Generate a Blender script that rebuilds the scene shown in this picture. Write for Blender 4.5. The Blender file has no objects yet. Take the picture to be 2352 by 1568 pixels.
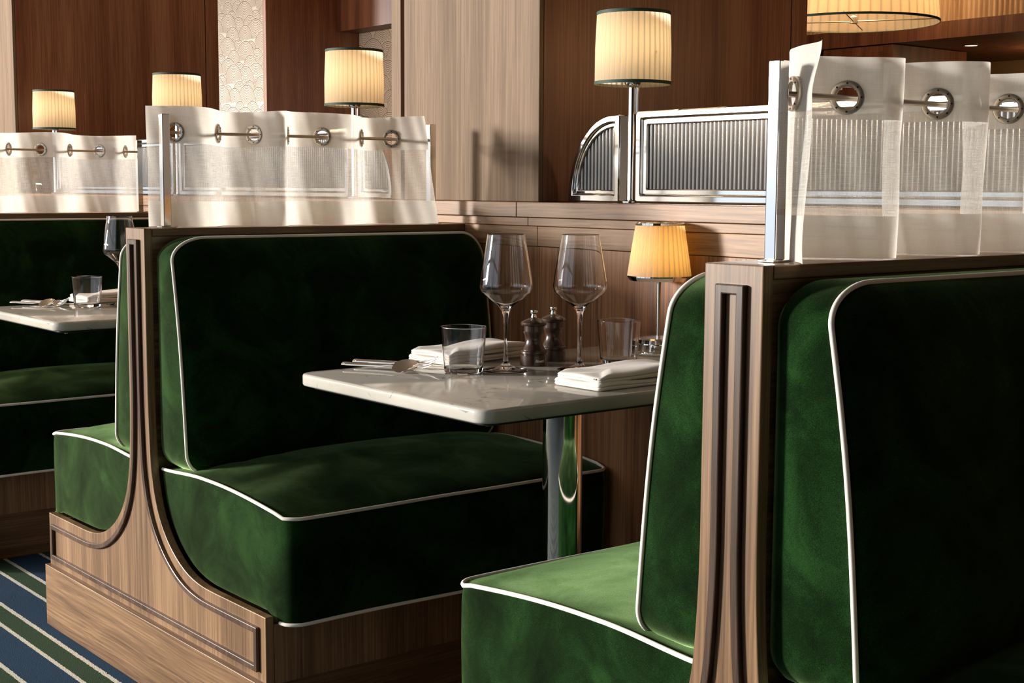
import bpy, bmesh, math, random
from mathutils import Vector, Matrix
random.seed(7)
S = bpy.context.scene
COL = S.collection
PI = math.pi
D = 1.717          # pitch of the booths along the aisle (Y)
TZ = 0.756         # height of the marble tops
H = 1.007          # height of the booth dividers
WX = 0.851         # face of the wainscot wall
LZ = 1.064         # top of the ledge

# ------------------------------------------------------------------ helpers
def link(name, me, mat=None, parent=None, smooth=None):
    o = bpy.data.objects.new(name, me); COL.objects.link(o)
    if mat is not None:
        for m in (mat if isinstance(mat, (list, tuple)) else [mat]): me.materials.append(m)
    if parent is not None: o.parent = parent
    if smooth is not None:
        for p in me.polygons: p.use_smooth = True
        me.set_sharp_from_angle(angle=math.radians(smooth))
    return o
def obj(name, bm, mat=None, parent=None, smooth=None, bevel=None, recalc=True):
    if recalc: bmesh.ops.recalc_face_normals(bm, faces=bm.faces)
    me = bpy.data.meshes.new(name); bm.to_mesh(me); bm.free()
    o = link(name, me, mat, parent, smooth)
    if bevel:
        b = o.modifiers.new('bevel', 'BEVEL'); b.width = bevel; b.segments = 2
        b.limit_method = 'ANGLE'; b.angle_limit = math.radians(35)
    return o
def thing(name, label, cat, group=None, loc=(0, 0, 0), rz=0):
    o = bpy.data.objects.new(name, None); COL.objects.link(o)
    o.empty_display_size = .05
    o.location = loc; o.rotation_euler = (0, 0, rz)
    return tag(o, label, cat, group)
def tag(o, label=None, cat=None, group=None, kind=None):
    if label: o['label'] = label
    if cat: o['category'] = cat
    if group: o['group'] = group
    if kind: o['kind'] = kind
    return o
def copy_tree(o, parent=None):
    c = o.copy(); COL.objects.link(c)
    if parent is not None: c.parent = parent
    for ch in list(o.children): copy_tree(ch, c)
    return c
def box(bm, x0, x1, y0, y1, z0, z1):
    v = [bm.verts.new(p) for p in ((x0,y0,z0),(x1,y0,z0),(x1,y1,z0),(x0,y1,z0),(x0,y0,z1),(x1,y0,z1),(x1,y1,z1),(x0,y1,z1))]
    for f in ((3,2,1,0),(4,5,6,7),(0,1,5,4),(1,2,6,5),(2,3,7,6),(3,0,4,7)): bm.faces.new([v[i] for i in f])
def BM(): return bmesh.new()
def lathe(bm, prof, seg=48, c=(0,0,0), mod=None):
    """prof: (r, z) list, r = 0 ends close"""
    rings = []
    for r, z in prof:
        if r < 1e-7: rings.append([bm.verts.new((c[0], c[1], c[2]+z))])
        else:
            ring = []
            for i in range(seg):
                a = 2*PI*i/seg; rr = r*(mod(a) if mod else 1)
                ring.append(bm.verts.new((c[0]+rr*math.cos(a), c[1]+rr*math.sin(a), c[2]+z)))
            rings.append(ring)
    for a, b in zip(rings, rings[1:]):
        for i in range(seg):
            j = (i+1) % seg
            if len(a) == 1 and len(b) == 1: continue
            if len(a) == 1: bm.faces.new((a[0], b[i], b[j]))
            elif len(b) == 1: bm.faces.new((a[i], b[0], a[j]))
            else: bm.faces.new((a[i], b[i], b[j], a[j]))
def tube(bm, pts, r, seg=8, closed=False, caps=True):
    pts = [Vector(p) for p in pts]; n = len(pts)
    rad = r if isinstance(r, (list, tuple)) else [r]*n
    T = []
    for i in range(n):
        a = pts[(i-1) % n] if (closed or i > 0) else pts[i]
        b = pts[(i+1) % n] if (closed or i < n-1) else pts[i]
        T.append((b-a).normalized())
    up = Vector((0,0,1)) if abs(T[0].z) < .9 else Vector((1,0,0))
    N = (up - T[0]*up.dot(T[0])).normalized(); rings = []
    for i in range(n):
        N = (N - T[i]*N.dot(T[i])).normalized(); B = T[i].cross(N)
        rings.append([bm.verts.new(pts[i] + (N*math.cos(2*PI*k/seg) + B*math.sin(2*PI*k/seg))*rad[i]) for k in range(seg)])
    m = n if closed else n-1
    for i in range(m):
        a, b = rings[i], rings[(i+1) % n]
        for k in range(seg):
            l = (k+1) % seg; bm.faces.new((a[k], a[l], b[l], b[k]))
    if caps and not closed:
        bm.faces.new(rings[0][::-1]); bm.faces.new(rings[-1])
def extrude_x(bm, poly, x0, x1):
    a = [bm.verts.new((x0, y, z)) for y, z in poly]; b = [bm.verts.new((x1, y, z)) for y, z in poly]
    n = len(poly); bm.faces.new(a); bm.faces.new(b[::-1])
    for i in range(n):
        j = (i+1) % n; bm.faces.new((a[i], b[i], b[j], a[j]))
def offset(poly, d):
    """closed 2D polygon offset to the left by d with mitres"""
    n = len(poly); out = []
    for i in range(n):
        p0, p1, p2 = Vector(poly[i-1]), Vector(poly[i]), Vector(poly[(i+1) % n])
        e1 = (p1-p0).normalized(); e2 = (p2-p1).normalized()
        n1 = Vector((-e1.y, e1.x)); n2 = Vector((-e2.y, e2.x)); m = (n1+n2)
        m = m/max(m.length_squared/2, .2) ; out.append(tuple(p1 + m*d))
    return out
def smoothstep(a, b, x):
    t = min(1, max(0, (x-a)/(b-a))); return t*t*(3-2*t)
def catmull(pts, n):
    P = [Vector(p) for p in pts]; P = [P[0]*2-P[1]] + P + [P[-1]*2-P[-2]]; out = []
    for i in range(1, len(P)-2):
        for k in range(n):
            t = k/n; a, b, c, d = P[i-1], P[i], P[i+1], P[i+2]
            out.append(.5*((2*b) + (c-a)*t + (2*a-5*b+4*c-d)*t*t + (3*b-a-3*c+d)*t**3))
    out.append(P[-2]); return out

# ------------------------------------------------------------------ materials
def new_mat(name):
    m = bpy.data.materials.new(name); m.use_nodes = True; nt = m.node_tree
    return m, nt, nt.nodes, nt.links, nt.nodes['Principled BSDF']
def setp(b, **k):
    for n, v in k.items():
        n = n.replace('_', ' ')
        if n in b.inputs: b.inputs[n].default_value = v
def rgb(c): return (c[0], c[1], c[2], 1)
def N(nodes, t, **k):
    n = nodes.new(t)
    for a, v in k.items(): setattr(n, a, v)
    return n
def ramp(nodes, stops, interp='LINEAR'):
    r = nodes.new('ShaderNodeValToRGB'); r.color_ramp.interpolation = interp; e = r.color_ramp.elements
    e[0].position, e[0].color = stops[0][0], rgb(stops[0][1]); e[1].position, e[1].color = stops[1][0], rgb(stops[1][1])
    for p, c in stops[2:]:
        x = e.new(p); x.color = rgb(c)
    return r
def math_node(nodes, links, op, a, b=None):
    n = nodes.new('ShaderNodeMath'); n.operation = op
    for i, v in enumerate((a, b)):
        if v is None: continue
        if isinstance(v, (int, float)): n.inputs[i].default_value = v
        else: links.new(v, n.inputs[i])
    return n.outputs[0]
def wood(name, axis, c_dark, c_mid, c_light, rough=.38, figure=0.0, spec=.4, coat=0.0, band=14):
    m, nt, nd, lk, b = new_mat(name)
    tc = N(nd, 'ShaderNodeTexCoord'); 
    sc = {'x': (1.2, 60, 60), 'y': (60, 1.2, 60), 'z': (60, 60, 1.2)}[axis]
    big = {'x': (.15, band, band), 'y': (band, .15, band), 'z': (band, band, .15)}[axis]
    src = tc.outputs['Object']
    if figure > 0:                       # flat sawn figure: bend the grain
        nz = N(nd, 'ShaderNodeTexNoise'); nz.inputs['Scale'].default_value = 1.0; nz.inputs['Detail'].default_value = 1
        mp0 = N(nd, 'ShaderNodeMapping'); mp0.inputs['Scale'].default_value = {'x': (2.2, 9, 9), 'y': (9, 2.2, 9), 'z': (9, 9, 2.2)}[axis]
        lk.new(src, mp0.inputs['Vector']); lk.new(mp0.outputs[0], nz.inputs['Vector'])
        ma = N(nd, 'ShaderNodeVectorMath', operation='MULTIPLY_ADD'); ma.inputs[1].default_value = (figure,)*3
        lk.new(nz.outputs['Color'], ma.inputs[0]); lk.new(src, ma.inputs[2]); src = ma.outputs[0]
    mp = N(nd, 'ShaderNodeMapping'); mp.inputs['Scale'].default_value = sc; lk.new(src, mp.inputs['Vector'])
    n1 = N(nd, 'ShaderNodeTexNoise'); n1.inputs['Scale'].default_value = 3.2; n1.inputs['Detail'].default_value = 6; n1.inputs['Roughness'].default_value = .62
    lk.new(mp.outputs[0], n1.inputs['Vector'])
    mp2 = N(nd, 'ShaderNodeMapping'); mp2.inputs['Scale'].default_value = big; mp2.inputs['Location'].default_value = (3.1, 1.7, .4); lk.new(src, mp2.inputs['Vector'])
    n2 = N(nd, 'ShaderNodeTexNoise'); n2.inputs['Scale'].default_value = 1.0; n2.inputs['Detail'].default_value = 3
    lk.new(mp2.outputs[0], n2.inputs['Vector'])
    mx = math_node(nd, lk, 'ADD', math_node(nd, lk, 'MULTIPLY', n1.outputs['Fac'], .5), math_node(nd, lk, 'MULTIPLY', n2.outputs['Fac'], .5))
    cr = ramp(nd, [(.39, c_dark), (.5, c_mid), (.61, c_light)]); lk.new(mx, cr.inputs[0])
    lk.new(cr.outputs[0], b.inputs['Base Color'])
    # fine pores
    bp = N(nd, 'ShaderNodeBump'); bp.inputs['Strength'].default_value = .18; bp.inputs['Distance'].default_value = .0006
    lk.new(n1.outputs['Fac'], bp.inputs['Height']); lk.new(bp.outputs[0], b.inputs['Normal'])
    setp(b, Roughness=rough, Coat_Weight=coat, Coat_Roughness=.15)
    b.inputs['Specular IOR Level'].default_value = spec
    return m
WD, WM, WL = (.095, .050, .023), (.195, .110, .054), (.31, .190, .100)
M = {}
M['wood_v'] = wood('walnut_vertical_grain', 'z', WD, WM, WL)
M['wood_h'] = wood('walnut_horizontal_grain', 'y', WD, WM, WL, figure=.03)
M['wood_wall'] = wood('walnut_wall_panels', 'z', (.11, .045, .017), (.24, .105, .043), (.38, .18, .08), band=10)
M['wood_ledge'] = wood('walnut_ledge_rails', 'y', (.11, .052, .021), (.235, .122, .053), (.36, .20, .095), figure=.03)
M['wood_x'] = wood('walnut_rail_grain', 'x', WD, WM, WL, figure=.02, coat=.2)
M['wood_trim'] = wood('dark_walnut_moulding', 'z', (.045, .027, .019), (.09, .055, .038), (.15, .095, .065), rough=.3)
M['pillar'] = wood('rosewood_veneer', 'z', (.15, .055, .026), (.235, .10, .05), (.34, .17, .095), rough=.42, band=9)
M['pillar_lit'] = wood('sunlit_veneer', 'z', (.115, .074, .045), (.172, .116, .074), (.25, .172, .112), rough=.6, spec=.15, band=12)  # daylight on the pillar fronts put into a paler copy of the veneer
M['wood_far'] = wood('dark_cabinet_veneer', 'z', (.07, .025, .013), (.13, .05, .025), (.19, .08, .04), rough=.45)

def simple(name, c, rough=.5, metal=0., **k):
    m, nt, nd, lk, b = new_mat(name); setp(b, Base_Color=rgb(c), Roughness=rough, Metallic=metal, **k); return m
M['chrome'] = simple('polished_chrome', (.86, .84, .80), .06, 1.)
M['steel'] = simple('brushed_steel', (.62, .60, .57), .24, 1.)
M['silver'] = simple('silver_cutlery', (.90, .87, .82), .09, 1.)
M['bronze'] = simple('antique_nickel', (.62, .54, .44), .36, .8)
M['piping'] = simple('cream_piping', (.86, .82, .72), .7, Sheen_Weight=.3)
M['black'] = simple('black_steel_plate', (.012, .012, .012), .4)
M['white'] = simple('white_print', (.8, .78, .74), .5)
M['green_trim'] = simple('green_ribbon', (.016, .045, .028), .7)

def velvet(name, nap):
    """the pile of the seats is brushed towards the front edge (nap = +1: +Y, -1: -Y)"""
    m, nt, nd, lk, b = new_mat(name)
    ge = N(nd, 'ShaderNodeNewGeometry'); sz = N(nd, 'ShaderNodeSeparateXYZ'); lk.new(ge.outputs['Normal'], sz.inputs[0])
    mr = N(nd, 'ShaderNodeMapRange'); mr.inputs['From Min'].default_value = .35; mr.inputs['From Max'].default_value = .85; lk.new(sz.outputs['Z'], mr.inputs['Value'])
    cb = N(nd, 'ShaderNodeCombineXYZ'); lk.new(math_node(nd, lk, 'MULTIPLY', mr.outputs[0], .24*nap), cb.inputs['Y'])
    av = N(nd, 'ShaderNodeVectorMath', operation='ADD'); lk.new(ge.outputs['Normal'], av.inputs[0]); lk.new(cb.outputs[0], av.inputs[1])
    nv = N(nd, 'ShaderNodeVectorMath', operation='NORMALIZE'); lk.new(av.outputs[0], nv.inputs[0])
    tc = N(nd, 'ShaderNodeTexCoord')
    n = N(nd, 'ShaderNodeTexNoise'); n.inputs['Scale'].default_value = 7; n.inputs['Detail'].default_value = 5; n.inputs['Roughness'].default_value = .6; n.inputs['Distortion'].default_value = .6
    lk.new(tc.outputs['Object'], n.inputs['Vector'])
    f = N(nd, 'ShaderNodeTexNoise'); f.inputs['Scale'].default_value = 800; f.inputs['Detail'].default_value = 2
    lk.new(tc.outputs['Object'], f.inputs['Vector'])
    s = math_node(nd, lk, 'ADD', math_node(nd, lk, 'MULTIPLY', n.outputs['Fac'], .66), math_node(nd, lk, 'MULTIPLY', f.outputs['Fac'], .34))
    cr = ramp(nd, [(.36, (.0004, .0028, .0004)), (.50, (.0024, .0135, .0022)), (.64, (.0105, .046, .0090))]); lk.new(s, cr.inputs[0])
    lk.new(cr.outputs[0], b.inputs['Base Color'])
    sr = ramp(nd, [(.36, (.24, .46, .16)), (.64, (.66, 1.0, .44))]); lk.new(s, sr.inputs[0])
    lk.new(sr.outputs[0], b.inputs['Sheen Tint'])
    setp(b, Roughness=.9, Sheen_Weight=1.0, Sheen_Roughness=.34); b.inputs['Specular IOR Level'].default_value = .05
    bp = N(nd, 'ShaderNodeBump'); bp.inputs['Strength'].default_value = .25; bp.inputs['Distance'].default_value = .0015
    lk.new(nv.outputs[0], bp.inputs['Normal']); lk.new(s, bp.inputs['Height']); lk.new(bp.outputs[0], b.inputs['Normal'])
    return m
M['velvet'] = {1: velvet('green_velvet_nap_north', 1), -1: velvet('green_velvet_nap_south', -1)}

def marble():
    m, nt, nd, lk, b = new_mat('white_veined_marble')
    tc = N(nd, 'ShaderNodeTexCoord')
    n = N(nd, 'ShaderNodeTexNoise'); n.inputs['Scale'].default_value = 2.2; n.inputs['Detail'].default_value = 8; n.inputs['Distortion'].default_value = .8
    mpm = N(nd, 'ShaderNodeMapping'); mpm.inputs['Location'].default_value = (1.3, 2.1, .7); lk.new(tc.outputs['Object'], mpm.inputs['Vector']); lk.new(mpm.outputs[0], n.inputs['Vector'])
    n.inputs['Scale'].default_value = 6.5
    v = math_node(nd, lk, 'ABSOLUTE', math_node(nd, lk, 'SUBTRACT', n.outputs['Fac'], .5))
    k = N(nd, 'ShaderNodeTexNoise'); k.inputs['Scale'].default_value = 15; k.inputs['Detail'].default_value = 3
    lk.new(tc.outputs['Object'], k.inputs['Vector'])
    kk = ramp(nd, [(.53, (0, 0, 0)), (.60, (1, 1, 1))]); lk.new(k.outputs['Fac'], kk.inputs[0])
    vr = ramp(nd, [(0, (1, 1, 1)), (.013, (0, 0, 0))]); lk.new(v, vr.inputs[0])
    mk = math_node(nd, lk, 'MULTIPLY', math_node(nd, lk, 'MULTIPLY', vr.outputs[0], kk.outputs[0]), .7)
    n2 = N(nd, 'ShaderNodeTexNoise'); n2.inputs['Scale'].default_value = 4; n2.inputs['Detail'].default_value = 4; lk.new(tc.outputs['Object'], n2.inputs['Vector'])
    base = ramp(nd, [(.35, (.44, .42, .365)), (.65, (.58, .56, .50))]); lk.new(n2.outputs['Fac'], base.inputs[0])
    mix = N(nd, 'ShaderNodeMix', data_type='RGBA'); lk.new(mk, mix.inputs[0]); lk.new(base.outputs[0], mix.inputs[6]); mix.inputs[7].default_value = (.10, .085, .07, 1)
    lk.new(mix.outputs[2], b.inputs['Base Color']); setp(b, Roughness=.07); b.inputs['Specular IOR Level'].default_value = .55
    return m
M['marble'] = marble()

def carpet():
    m, nt, nd, lk, b = new_mat('striped_carpet')
    tc = N(nd, 'ShaderNodeTexCoord'); sx = N(nd, 'ShaderNodeSeparateXYZ')
    n = N(nd, 'ShaderNodeTexNoise'); n.inputs['Scale'].default_value = 160; n.inputs['Detail'].default_value = 2; lk.new(tc.outputs['Object'], n.inputs['Vector'])
    lk.new(tc.outputs['Object'], sx.inputs[0])
    w = math_node(nd, lk, 'MULTIPLY', math_node(nd, lk, 'SUBTRACT', n.outputs['Fac'], .5), .007)
    x = math_node(nd, lk, 'ADD', math_node(nd, lk, 'ADD', sx.outputs['X'], w), .107 + 1.645*4)
    p = math_node(nd, lk, 'FRACT', math_node(nd, lk, 'DIVIDE', x, .1645))
    G, B_, W = (.034, .082, .042), (.014, .058, .125), (.84, .86, .78)
    hw = .0056/.1645; g = .060/.1645
    cr = ramp(nd, [(0, W), (hw, G), (g-hw, W), (g+hw, B_), (1-hw, W)], 'CONSTANT'); lk.new(p, cr.inputs[0])
    n2 = N(nd, 'ShaderNodeTexNoise'); n2.inputs['Scale'].default_value = 420; n2.inputs['Detail'].default_value = 3; lk.new(tc.outputs['Object'], n2.inputs['Vector'])
    nr = ramp(nd, [(.3, (.45, .45, .45)), (.7, (1.5, 1.5, 1.5))]); lk.new(n2.outputs['Fac'], nr.inputs[0])
    mix = N(nd, 'ShaderNodeMix', data_type='RGBA', blend_type='MULTIPLY'); mix.inputs[0].default_value = 1
    lk.new(cr.outputs[0], mix.inputs[6]); lk.new(nr.outputs[0], mix.inputs[7]); lk.new(mix.outputs[2], b.inputs['Base Color'])
    setp(b, Roughness=.95, Sheen_Weight=.05, Sheen_Roughness=.5); b.inputs['Specular IOR Level'].default_value = .05
    bp = N(nd, 'ShaderNodeBump'); bp.inputs['Strength'].default_value = .8; bp.inputs['Distance'].default_value = .004
    lk.new(n2.outputs['Fac'], bp.inputs['Height']); lk.new(bp.outputs[0], b.inputs['Normal'])
    return m
M['carpet'] = carpet()

def glass(name, tint=(1, 1, 1)):
    m, nt, nd, lk, b = new_mat(name); setp(b, Base_Color=rgb(tint), Roughness=0., IOR=1.45)
    b.inputs['Transmission Weight'].default_value = 1.; return m
M['glass'] = glass('clear_glass')

def reeded():
    m, nt, nd, lk, b = new_mat('reeded_glass')
    out = nd['Material Output']
    g = N(nd, 'ShaderNodeBsdfGlossy'); g.inputs['Roughness'].default_value = .13; g.inputs['Color'].default_value = (.8, .77, .72, 1)
    t = N(nd, 'ShaderNodeBsdfTransparent'); t.inputs['Color'].default_value = (.40, .39, .38, 1)
    d = N(nd, 'ShaderNodeBsdfDiffuse'); d.inputs['Color'].default_value = (.30, .29, .27, 1)
    m1 = N(nd, 'ShaderNodeMixShader'); m1.inputs[0].default_value = .30; lk.new(t.outputs[0], m1.inputs[1]); lk.new(d.outputs[0], m1.inputs[2])
    m2 = N(nd, 'ShaderNodeMixShader'); m2.inputs[0].default_value = .20; lk.new(m1.outputs[0], m2.inputs[1]); lk.new(g.outputs[0], m2.inputs[2])
    lk.new(m2.outputs[0], out.inputs['Surface']); nd.remove(b); return m
M['reeded'] = reeded()

def linen():
    m, nt, nd, lk, b = new_mat('sheer_linen')
    out = nd['Material Output']; nd.remove(b)
    tc = N(nd, 'ShaderNodeTexCoord'); sx = N(nd, 'ShaderNodeSeparateXYZ'); lk.new(tc.outputs['UV'], sx.inputs[0])
    u, v = sx.outputs['X'], sx.outputs['Y']      # u = metres along the cloth, v = metres up
    def thread(scale, sc):
        n = N(nd, 'ShaderNodeTexNoise'); n.inputs['Scale'].default_value = 1; n.inputs['Detail'].default_value = 3; n.inputs['Roughness'].default_value = .7
        mp = N(nd, 'ShaderNodeMapping'); mp.inputs['Scale'].default_value = sc; lk.new(tc.outputs['UV'], mp.inputs['Vector']); lk.new(mp.outputs[0], n.inputs['Vector']); return n.outputs['Fac']
    t1 = thread(1, (900, 28, 1)); t2 = thread(1, (28, 900, 1))
    w = math_node(nd, lk, 'MAXIMUM', t1, t2)
    wr = ramp(nd, [(.42, (0, 0, 0)), (.62, (1, 1, 1))]); lk.new(w, wr.inputs[0])
    # deep hems at the top (v>.178) and the bottom (v<.055): two layers of cloth
    hem = math_node(nd, lk, 'MAXIMUM', math_node(nd, lk, 'GREATER_THAN', v, .178), math_node(nd, lk, 'LESS_THAN', v, .055))
    op_sheer = math_node(nd, lk, 'ADD', math_node(nd, lk, 'MULTIPLY', wr.outputs[0], .34), .40)
    op_hem = math_node(nd, lk, 'ADD', math_node(nd, lk, 'MULTIPLY', wr.outputs[0], .06), .93)
    mixo = N(nd, 'ShaderNodeMix'); lk.new(hem, mixo.inputs[0]); lk.new(op_sheer, mixo.inputs[2]); lk.new(op_hem, mixo.inputs[3])
    col = ramp(nd, [(.3, (.90, .87, .80)), (.7, (.985, .97, .92))]); lk.new(w, col.inputs[0])
    df = N(nd, 'ShaderNodeBsdfDiffuse'); lk.new(col.outputs[0], df.inputs['Color'])
    tl = N(nd, 'ShaderNodeBsdfTranslucent'); lk.new(col.outputs[0], tl.inputs['Color'])
    bp = N(nd, 'ShaderNodeBump'); bp.inputs['Strength'].default_value = .3; bp.inputs['Distance'].default_value = .0005
    lk.new(w, bp.inputs['Height']); lk.new(bp.outputs[0], df.inputs['Normal'])
    m1 = N(nd, 'ShaderNodeMixShader'); m1.inputs[0].default_value = .48; lk.new(df.outputs[0], m1.inputs[1]); lk.new(tl.outputs[0], m1.inputs[2])
    tr = N(nd, 'ShaderNodeBsdfTransparent'); m2 = N(nd, 'ShaderNodeMixShader')
    lk.new(mixo.outputs[0], m2.inputs[0]); lk.new(tr.outputs[0], m2.inputs[1]); lk.new(m1.outputs[0], m2.inputs[2])
    lk.new(m2.outputs[0], out.inputs['Surface']); return m
M['linen'] = linen()

def napkin_mat():
    m, nt, nd, lk, b = new_mat('white_napkin_cotton'); setp(b, Base_Color=(.80, .76, .70, 1), Roughness=.85, Sheen_Weight=.2)
    tc = N(nd, 'ShaderNodeTexCoord'); n = N(nd, 'ShaderNodeTexNoise'); n.inputs['Scale'].default_value = 500; lk.new(tc.outputs['Object'], n.inputs['Vector'])
    bp = N(nd, 'ShaderNodeBump'); bp.inputs['Strength'].default_value = .15; bp.inputs['Distance'].default_value = .0008; lk.new(n.outputs['Fac'], bp.inputs['Height']); lk.new(bp.outputs[0], b.inputs['Normal'])
    return m
M['napkin'] = napkin_mat()

def shade_mat(name, c, pleats, tl=.68, dark=.55):
    """pleated silk: the overlaps of the pleats let less light through"""
    m, nt, nd, lk, b = new_mat(name); out = nd['Material Output']; nd.remove(b)
    tc = N(nd, 'ShaderNodeTexCoord'); sx = N(nd, 'ShaderNodeSeparateXYZ'); lk.new(tc.outputs['Object'], sx.inputs[0])
    a = math_node(nd, lk, 'ARCTAN2', sx.outputs['Y'], sx.outputs['X'])
    f = math_node(nd, lk, 'FRACT', math_node(nd, lk, 'MULTIPLY', math_node(nd, lk, 'ADD', a, PI), pleats/(2*PI)))
    cr = ramp(nd, [(0, tuple(x*dark for x in c)), (.16, tuple(x*.9 for x in c)), (.30, c), (.85, tuple(x*.93 for x in c)), (1, tuple(x*dark for x in c))]); lk.new(f, cr.inputs[0])
    d = N(nd, 'ShaderNodeBsdfDiffuse'); d.inputs['Color'].default_value = (.78, .68, .52, 1)
    t = N(nd, 'ShaderNodeBsdfTranslucent'); lk.new(cr.outputs[0], t.inputs['Color'])
    mx = N(nd, 'ShaderNodeMixShader'); mx.inputs[0].default_value = tl; lk.new(d.outputs[0], mx.inputs[1]); lk.new(t.outputs[0], mx.inputs[2])
    lk.new(mx.outputs[0], out.inputs['Surface']); return m
M['shade'] = shade_mat('ivory_pleated_shade', (.97, .85, .68), 40)
M['shade_s'] = shade_mat('amber_pleated_shade', (.95, .66, .28), 34)
M['shade_p'] = shade_mat('pendant_silk', (.90, .68, .42), 52)
def emit(name, c, s):
    m, nt, nd, lk, b = new_mat(name); setp(b, Base_Color=rgb(c)); b.inputs['Emission Color'].default_value = rgb(c); b.inputs['Emission Strength'].default_value = s; return m
M['bulb'] = emit('warm_bulb', (1, .72, .38), 12)
M['ebony'] = wood('stained_beech', 'z', (.028, .013, .008), (.055, .026, .015), (.085, .042, .025), rough=.28, spec=.5, coat=.3)
M['leaf'] = simple('palm_leaf', (.03, .05, .02), .5)
M['pot'] = simple('dark_glazed_pot', (.04, .035, .03), .3)
M['paper'] = simple('cream_wallpaper', (.74, .69, .63), .8)
M['ink'] = simple('grey_brown_print', (.16, .125, .10), .8)
M['plaster'] = simple('dim_plaster', (.16, .13, .11), .9)
M['ceil'] = simple('ceiling_paint', (.30, .25, .20), .9)
M['tan'] = simple('tan_wall_fabric', (.42, .26, .12), .85)
M['slat'] = wood('ribbed_oak', 'z', (.42, .25, .13), (.55, .36, .20), (.66, .46, .28), rough=.5)
M['frame_white'] = simple('painted_window_frame', (.5, .5, .48), .5)

# ------------------------------------------------------------------ the room
def plane_box(name, x0, x1, y0, y1, z0, z1, mat, kind='structure', **k):
    bm = BM(); box(bm, x0, x1, y0, y1, z0, z1); o = obj(name, bm, mat, **k); o['kind'] = kind; return o
X0, X1, Y0, Y1, CZ = -4.0, 9.4, -6.0, 15.0, 3.8
plane_box('floor', X0, X1, Y0, Y1, -.1, 0, M['carpet'])
plane_box('ceiling', X0, X1, Y0, Y1, CZ, CZ+.1, M['ceil'])
plane_box('wall_front', X0, X1, Y0-.1, Y0, 0, CZ, M['plaster'])
plane_box('wall_back', X0, X1, Y1, Y1+.1, 0, CZ, M['plaster'])
plane_box('wall_east', X1, X1+.1, Y0, Y1, 0, CZ, M['tan'])
# window wall on the aisle side: sills, heads, piers and glazing bars
bm = BM(); box(bm, X0-.12, X0, Y0, Y1, 0, .35); box(bm, X0-.12, X0, Y0, Y1, 3.70, CZ); box(bm, X0-.12, X0, Y0, -1.964, .35, 3.70)
WIN = [(1.47+1.717*k, 1.47+1.717*k+1.657) for k in range(-2, 7)]
for a, b_ in WIN: box(bm, X0-.12, X0, b_, b_+.06, .35, 3.70)
w_ = obj('wall_west', bm, M['plaster']); w_['kind'] = 'structure'
for i, (a, b_) in enumerate(WIN):
    bm = BM()
    for y in (a, (a+b_)/2-.025, b_-.05): box(bm, X0-.08, X0-.03, y, y+.035, .35, 3.70)
    for z in (.35, 2.05, 3.65): box(bm, X0-.08, X0-.03, a, b_, z, z+.05)
    o = obj('window_%d' % (i+1), bm, M['frame_white']); o['kind'] = 'structure'

# ---- wainscot wall with ledge
def seams(y0, y1, s, pitch=D, gap=.0014):
    k0 = math.floor((y0-s)/pitch); cuts = [y0]
    k = k0
    while s+k*pitch < y1:
        if s+k*pitch > y0+.01: cuts.append(s+k*pitch)
        k += 1
    cuts.append(y1); return [(a+gap/2, b-gap/2) for a, b in zip(cuts, cuts[1:])]
YA, YB = -4.2, 8.5
bm = BM(); box(bm, WX+.012, 1.12, YA, YB, 0, 1.02)
for a, b_ in seams(YA, YB, -.335, D/2): box(bm, WX, WX+.013, a, b_, 0, .9598)
wr = obj('wall_right', bm, M['wood_wall'], bevel=.0006); wr['kind'] = 'structure'
bm = BM()
for a, b_ in seams(YA, YB, -.328, D): box(bm, WX-.001, WX+.0125, a, b_, .961, 1.0075)
o = obj('trim_1', bm, M['wood_ledge'], bevel=.001); o['kind'] = 'structure'
bm = BM()
for a, b_ in seams(YA, YB, -.299, D): box(bm, WX-.006, WX+.0125, a, b_, 1.0085, 1.0275)
o = obj('trim_2', bm, M['wood_ledge'], bevel=.001); o['kind'] = 'structure'
bm = BM()
for a, b_ in seams(YA, YB, -.264, D): box(bm, WX-.013, 1.13, a, b_, 1.0285, LZ)
o = obj('trim_3', bm, M['wood_ledge'], bevel=.0015); o['kind'] = 'structure'

# ---- veneered pillars standing between the screens
def pillar(label, yc):
    t = thing('pillar', label, 'pillar', loc=(0, yc, 0))
    def ext(name, x0, x1, y0, y1, mat, xin=None):
        bm = BM(); box(bm, max(x0, x0), x1, y0, y1, LZ+.0005, CZ-.002)
        if x1 > 1.14: box(bm, max(x0, 1.135), x1, y0, y1, .001, LZ+.0005)
        return obj(name, bm, mat, t, bevel=.0015)
    ext('core', .875, 1.745, -.31, .285, M['pillar'])
    ext('front_panel', .862, .8745, -.317, .237, M['pillar_lit'])
    ext('front_strip', .862, .8745, .253, .297, M['pillar_lit'])
    ext('side_panel', .8755, 1.745, -.317, -.3105, M['pillar'])
    ext('end_strip', 1.749, 1.812, -.317, .285, M['pillar'])
    return t
pillar('wide wood-clad pillar on the ledge, its pale face lit, beside the chrome-framed glass screens', 0)
pillar('pillar in the left distance with a dark reddish-brown veneer side behind two lamps', 3.45)

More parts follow.
